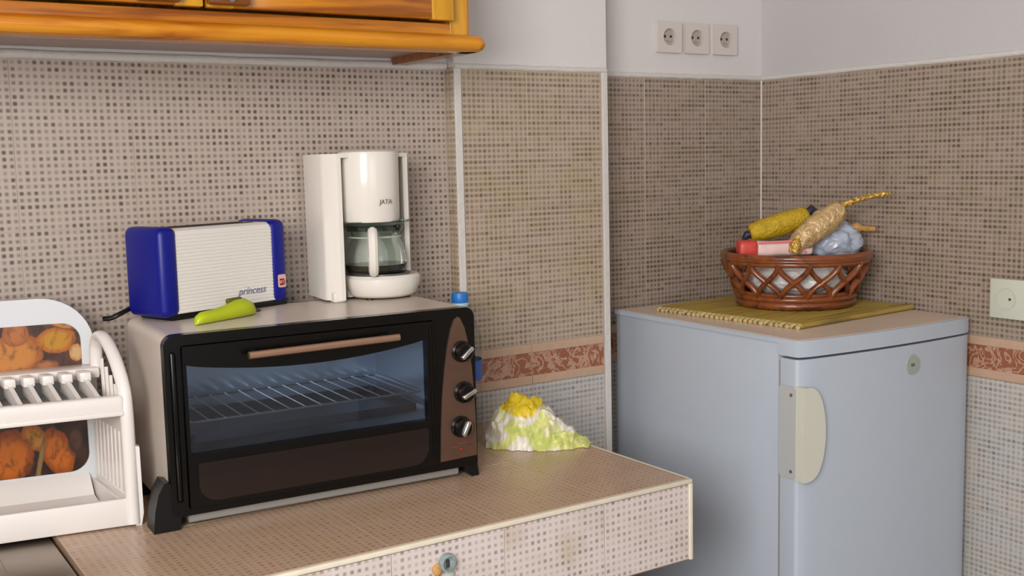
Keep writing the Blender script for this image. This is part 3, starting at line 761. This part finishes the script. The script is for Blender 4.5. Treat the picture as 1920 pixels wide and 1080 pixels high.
def strand(i, s):
    def f(bm):
        pts = []
        for j in range(13):
            t = j/12; a = s*(R(25)*(t-.5) + R(3)*math.sin(2*math.pi*(t-.5))); r = R0+(R1-R0)*t+.001*s
            pts.append((r*math.cos(a), r*math.sin(a), .022+(HB-.034)*t))
        tube(bm, pts, .0075, 8, flat=.8)
    if s not in sm:
        o = part('strand', cane, bk, f, 60); sm[s] = o.data
    else:
        o = bpy.data.objects.new('strand', sm[s]); C.objects.link(o); o.parent = bk
    o.rotation_euler = (0, 0, 2*math.pi*i/15+.1)
for i in range(15):
    for s in (-1, 1): strand(i, s)

# contents of the basket, each lying on the next
def crumple(bm, rx, ry, rz, amp, freq, seed, sub=5, floor=None):
    bmesh.ops.create_icosphere(bm, subdivisions=sub, radius=1)
    off = Vector((seed*3.1, seed*1.7, seed*.9))
    for v in bm.verts:
        d = v.co.normalized(); q = d*freq+off
        rid = (1-abs(noise.noise(q))*2)*.6+(1-abs(noise.noise(q*2.1))*2)*.3
        p = Vector((d.x*rx, d.y*ry, d.z*rz))*(1+amp*(rid-.4))
        if floor is not None: p.z = max(p.z, floor)
        v.co = p
bag_w = mat('milky_plastic', (206, 204, 200), .3, noise_amt=.08, noise_scale=40)
bag_b = mat('bluish_film', (172, 180, 196), .25, noise_amt=.14, noise_scale=30)
tag(part('bread_bag', bag_w, None, lambda bm: crumple(bm, .117, .117, .046, .12, 3.0, 2), 50, loc=(BC[0], BC[1], ZB+.062)),
    'white plastic bag filling the cane basket, seen through its loops', 'bag')
# view-right direction on the fridge: (.84,-.54)
vr = Vector((.84, -.54, 0)); vb = Vector((.54, .84, 0))
def at(r, b, z): p = Vector((BC[0], BC[1], 0))+vr*r+vb*b; return (p.x, p.y, ZB+z)
tag(part('film_bag', bag_b, None, lambda bm: crumple(bm, .064, .050, .046, .30, 1.5, 5), 50, loc=at(.088, .004, .150), rot=(0, R(14), R(-33))),
    'bluish clear plastic bag bulging out at the right of the basket', 'bag')
red = mat('red_pack_print', (206, 66, 54), .4, noise_amt=.12, noise_scale=50)
pk = thing('snack_packet', 'pink and white packet with a red end, at the left of the basket', 'packet', at(-.080, -.046, .139), R(-33))
def pack(bm):
    bx(bm, -.026, .105, -.022, .022, -.020, .014, .010, 3)
    bmesh.ops.subdivide_edges(bm, edges=bm.edges[:], cuts=2, use_grid_fill=True)
    for v in bm.verts: v.co += Vector((0, 0, .006*noise.noise(v.co*45)))
part('wrapper', mat('pink_white_wrapper', (222, 190, 184), .4, noise_amt=.14, noise_scale=26), pk, pack, 50)
def rede(bm):
    bx(bm, -.066, -.022, -.024, .024, -.020, .018, .008, 3)
    bmesh.ops.subdivide_edges(bm, edges=bm.edges[:], cuts=2, use_grid_fill=True)
    for v in bm.verts: v.co += Vector((0, 0, .005*noise.noise(v.co*50+Vector((3, 0, 0)))))
part('red_end', red, pk, rede, 50)
part('pink_edge', mat('pink_seam', (232, 130, 130), .4), pk, lambda bm: tube(bm, smoothpath([(-.022, -.026, .012), (.03, -.026, .014), (.06, -.026, .012), (.085, -.027, -.012)], 5), .003, 6))
yl = mat('yellow_net', (192, 158, 20), .45, noise_amt=.2, noise_scale=70, bump=.6, bump_scale=160)
yp = thing('yellow_packet', 'long yellow packet with dark twisted ends, lying across the basket', 'packet', at(-.022, .045, .186), R(-33))
yp.rotation_euler = (0, R(-15), R(-33))
def ypack(bm):
    tube(bm, smoothpath([(-.078, 0, .0), (-.06, 0, 0), (-.02, 0, .0), (.025, 0, .001), (.055, 0, .004), (.068, 0, .006)], 5),
         [.010+.017*math.sin(math.pi*(i+2)/28)**.6 for i in range(26)], 16, flat=1.)
    for v in bm.verts: v.co += v.co.normalized()*.003*noise.noise(v.co*60)
part('wrapper', yl, yp, ypack, 60)
dkp = mat('dark_navy_tip', (40, 38, 52), .5)
part('twist', dkp, yp, lambda bm: tube(bm, [(-.074, 0, -.002), (-.086, 0, -.002), (-.098, .002, -.010)], [.008, .010, .004], 8), 60)
part('twist', dkp, yp, lambda bm: tube(bm, [(.066, 0, .008), (.078, .0, .014), (.090, .0, .004)], [.010, .012, .005], 8), 60)
gold = mat('gold_foil', (206, 166, 84), .28, .75, noise_amt=.25, noise_scale=60, bump=.8, bump_scale=110)
tanf = mat('tan_foil', (196, 164, 116), .35, .3, noise_amt=.2, noise_scale=50, bump=.7, bump_scale=90)
gp = thing('gold_packet', 'crumpled gold foil packet with a long twisted tail, on top of the basket', 'packet', at(.03, -.068, .158), R(-33))
def gbody(bm):
    tube(bm, smoothpath([(-.055, 0, -.022), (-.035, 0, -.004), (-.005, .004, .020), (.025, .008, .040), (.050, .012, .058), (.066, .014, .066)], 6),
         [.012+.018*math.sin(math.pi*(i+1)/34)**.8 for i in range(31)], 18, flat=.8)
    for v in bm.verts:
        q = v.co*75; v.co += Vector((noise.noise(q), noise.noise(q+Vector((7, 0, 0))), noise.noise(q+Vector((0, 7, 0)))))*.006
part('foil', tanf, gp, gbody, 60)
part('tail', gold, gp, lambda bm: tube(bm, smoothpath([(.030, .012, .058), (.066, .014, .074), (.10, .016, .086), (.145, .018, .096), (.175, .018, .099)], 5), [.006, .008, .010, .010, .009, .008, .007, .0075, .008, .007, .006, .006, .007, .0065, .006, .006, .0065, .006, .0055, .005, .004], 8, flat=.6), 60)
part('knot', gold, gp, lambda bm: tube(bm, [(-.055, -.012, -.030), (-.050, -.014, -.012), (-.045, -.012, .004)], [.012, .014, .006], 10), 60)
tp = thing('twisted_wrapper', 'short tan twisted wrapper pointing right out of the basket', 'wrapper', at(.135, .02, .172), R(-33))
def tw(bm):
    tube(bm, smoothpath([(-.045, 0, .012), (-.02, 0, .008), (.01, 0, .004), (.04, 0, .0), (.058, 0, -.001)], 5), [.010+.004*math.sin(i*1.3) for i in range(14)]+[.008, .007, .006, .006, .006, .006, .006], 8, flat=.7)
part('twist', mat('tan_wrapper', (176, 132, 76), .45, noise_amt=.25, noise_scale=60), tp, tw, 60)

# ------------------------------------------------------------------ sockets
sock_m = mat('ivory_socket', (208, 200, 194), .4)
pos = [(.6688, 'left'), (.7595, 'middle'), (.8575, 'right')]
for sx, w in pos:
    s = thing('wall_socket', {'left': 'leftmost of three square white wall sockets above the tiles', 'middle': 'middle of three square white wall sockets above the tiles', 'right': 'rightmost white wall socket of the three, nearest the corner'}[w],
              'socket', (sx, DR+.001, 1.722), 0, 'three wall sockets above the tiles')
    def plate(bm):
        n = 28
        out = rrect(-.039, .039, -.038, .038, .004, 6)
        inn = [(.0205*math.cos(R(-45-45+360*i/len(out))), .0205*math.sin(R(-45-45+360*i/len(out)))) for i in range(len(out))]
        ring_prism(bm, out, inn, -.011, 0)
    part('plate', sock_m, s, plate, 30)
    part('well', mat('socket_well', (176, 164, 154), .5), s, lambda bm: bx(bm, -.0205, .0205, -.0025, -.0005, -.0205, .0205))
    part('pin_hole', mat('pin_hole_dark', (50, 44, 40), .6), s, lambda bm: [tube(bm, [(x, -.0035, z), (x, -.002, z)], .0034, 10) for x, z in ((-.0095, .002), (.0095, .002))])
    part('earth_pin', chrome, s, lambda bm: tube(bm, [(0, -.010, -.0085), (0, -.002, -.0085)], .0028, 10))
s = thing('double_socket', 'wide pale double wall socket on the right wall beside the refrigerator', 'socket', (XR-.0005, -.664, 1.109), R(-90))
part('plate', mat('greenish_socket', (206, 208, 192), .35), s, lambda bm: bx(bm, -.072, .072, -.012, 0, -.043, .043, .003, 2))
part('pin_hole', mat('pin_hole_dark', (50, 44, 40), .6), s, lambda bm: [tube(bm, [(x, -.0125, z), (x, -.011, z)], .0030, 10) for x, z in ((-.024, .0), (.024, 0.), (.042, 0.))])
part('socket_face', mat('greenish_socket_face', (196, 198, 184), .4), s, lambda bm: [ring_prism(bm, [(cx+.024*math.cos(2*math.pi*i/24), .024*math.sin(2*math.pi*i/24)) for i in range(24)], [(cx+.021*math.cos(2*math.pi*i/24), .021*math.sin(2*math.pi*i/24)) for i in range(24)], -.0135, -.011) for cx in (-.033, .033)])

# ------------------------------------------------------------------ dish rack
dr = thing('dish_rack', 'two-tier white plastic dish rack with food pictures, at the left of the oven', 'dish rack', (-.7595, -.2493, ZC), R(-9.2))
rack_m = mat('white_rack_plastic', (226, 220, 214), .3)
rack_back = mat('cool_white_plastic', (208, 210, 212), .35)
XL = -.46
def sk(fn):   # the sides of the rack run inwards towards the back
    def f(bm):
        fn(bm)
        for v in bm.verts: v.co.x -= .22*max(0, v.co.y)
    return f
part('back_panel', rack_back, dr, lambda bm: prism(bm, rrect(XL, -.036, .002, .357, (.01, .085, .085, .01), 10), .176, .186), 30)
def food(name, blobs, back, seed):
    m, k = newmat(name, .3)
    o_, x_, y_, z_ = k.obj()
    n1 = k.noise(o_, 40, 3, .5)
    col = k.mix(k.step(n1, .35, .7), lin(back), lin([v*.45 for v in back]))
    for (cx, cz, rx, rz, rot, c, rim) in blobs:
        ca, sa = math.cos(R(rot)), math.sin(R(rot))
        dx = k.m('SUBTRACT', x_, cx); dz = k.m('SUBTRACT', z_, cz)
        u = k.m('DIVIDE', k.m('ADD', k.m('MULTIPLY', dx, ca), k.m('MULTIPLY', dz, sa)), rx)
        v = k.m('DIVIDE', k.m('SUBTRACT', k.m('MULTIPLY', dz, ca), k.m('MULTIPLY', dx, sa)), rz)
        d = k.m('ADD', k.m('SQRT', k.m('ADD', k.m('MULTIPLY', u, u), k.m('MULTIPLY', v, v))), k.m('MULTIPLY', k.m('SUBTRACT', n1, .5), .35))
        col = k.mix(k.m('SUBTRACT', 1., k.step(d, .98, 1.10)), col, lin(rim))
        col = k.mix(k.m('SUBTRACT', 1., k.step(d, .55, .95)), col, lin([v*.86 for v in c]))
    n3 = k.noise(k.vec(x_, y_, k.m('MULTIPLY', z_, .6)), 75, 3, .8)
    col = k.mix(k.m('MULTIPLY', k.step(n3, .48, .68), .55), col, lin([v*.8 for v in back]))
    k.put(k.b.inputs['Base Color'], col); return m
f1 = food('picture_of_nuts', [(-.165, .262, .048, .036, 10, (214, 138, 60), (150, 84, 34)), (-.158, .300, .020, .020, 80, (196, 118, 62), (150, 84, 40)), (-.096, .285, .030, .021, 6, (206, 146, 32), (164, 92, 30)), (-.066, .262, .010, .014, 0, (222, 178, 120), (190, 130, 70)),
     (-.086, .312, .022, .008, -20, (204, 140, 70), (120, 66, 30)), (-.115, .243, .020, .010, 0, (186, 120, 70), (130, 76, 40)), (-.24, .285, .04, .03, 0, (206, 130, 50), (150, 80, 30)), (-.32, .26, .05, .035, 20, (200, 120, 46), (140, 76, 30))], (86, 54, 38), 1)
f2 = food('picture_of_spices', [(-.180, .092, .036, .045, -16, (206, 108, 24), (132, 62, 16)), (-.105, .092, .024, .042, 14, (206, 108, 28), (140, 68, 18)), (-.140, .122, .016, .026, 30, (196, 130, 44), (150, 84, 30)), (-.076, .112, .012, .022, 0, (96, 62, 44), (60, 36, 24)),
     (-.215, .11, .02, .05, -10, (170, 88, 26), (120, 56, 18)), (-.135, .075, .004, .05, -12, (150, 120, 70), (110, 80, 50)), (-.29, .10, .05, .04, 10, (204, 112, 30), (140, 70, 20)), (-.38, .1, .04, .04, 0, (190, 100, 30), (130, 64, 20))], (62, 38, 26), 2)
part('picture', f1, dr, lambda bm: prism(bm, rrect(-.42, -.058, .236, .313, (.004, .03, .03, .004), 8), .1745, .1765), None)
part('picture', f2, dr, lambda bm: prism(bm, rrect(-.42, -.056, .056, .150, (.032, .004, .004, .032), 8), .1745, .1765), None)
# upper tray
part('upper_tray', rack_m, dr, sk(lambda bm: (bx(bm, XL, -.006, -.006, .012, .186, .214, .006, 3), bx(bm, XL, -.006, .010, .174, .186, .192), bx(bm, XL, -.008, -.008, -.002, .182, .190, .002, 2),
     bx(bm, XL, -.004, .128, .177, .222, .2405, .004, 2))))
rm = None
for i in range(15):
    o = None
    if rm is None:
        def rib(bm):
            P4 = [(.014, .193), (.014, .201), (.130, .236), (.134, .232), (.134, .205)]
            prism(bm, P4, -.0035, .0035, 'yz')
            bx(bm, -.009, .009, .100, .131, .222, .2385, .003, 2)
        o = part('plate_divider', rack_m, dr, sk(rib), 30); rm = o.data
    else:
        o = bpy.data.objects.new('plate_divider', rm); C.objects.link(o); o.parent = dr
    o.location = (-.034-.0285*i, 0, 0); o.rotation_euler = (0, 0, 0)
# lower tray
def ltray(bm):
    bx(bm, XL, -.004, -.004, .006, .002, .047, .003, 2); bx(bm, XL, -.004, .004, .178, .002, .010)
    prism(bm, [(.120, .010), (.150, .018), (.168, .045), (.176, .052), (.178, .010)], XL, -.02, 'yz')
    bx(bm, -.016, -.004, .0, .178, .002, .040, .002, 1)
part('lower_tray', rack_m, dr, sk(ltray), 30)
def holes(bm):
    for i in range(30):
        for j in range(3): bx(bm, XL+.02+.0138*i, XL+.027+.0138*i, .060+.022*j, .068+.022*j, .0098, .0106)
h = part('drain_holes', mat('hole_shadow', (92, 84, 76), .8), dr, sk(holes), None); h['kind'] = 'stuff'
# right-hand side support: curved strip, lattice slats and foot flange
side_path = smoothpath([(0, .0, .004), (0, .001, .12), (0, .002, .19), (0, .012, .228), (0, .045, .266), (0, .090, .292), (0, .125, .294), (0, .146, .276), (0, .150, .250), (0, .148, .225)], 5)
part('side_frame', rack_m, dr, sk(lambda bm: tube(bm, [(p.x-.003, p.y, p.z) for p in side_path], .0085, 10, flat=1.25)), 60)
for z0, z1 in ((.150, .186), (.040, .052)):
    part('side_rail', rack_m, dr, sk(lambda bm: bx(bm, -.010, -.002, .004, .174, z0, z1, .002, 1)))
for i in range(8):
    y = .016+.0205*i
    part('side_slat', rack_m, dr, sk(lambda bm: prism(bm, [(y, .045), (y+.012, .045), (y+.006, .155), (y-.006, .155)], -.009, -.003, 'yz')))
for i in range(5):
    y = .020+.022*i
    part('side_slat', rack_m, dr, sk(lambda bm: tube(bm, [(-.005, y, .190), (-.005, y+.002, .214+.011*i)], .003, 6)))
part('foot_flange', rack_m, dr, lambda bm: prism(bm, [(.0, .0), (.009, .0), (.013, .02), (.0125, .128), (.002, .132)], -.002, .012), 30)
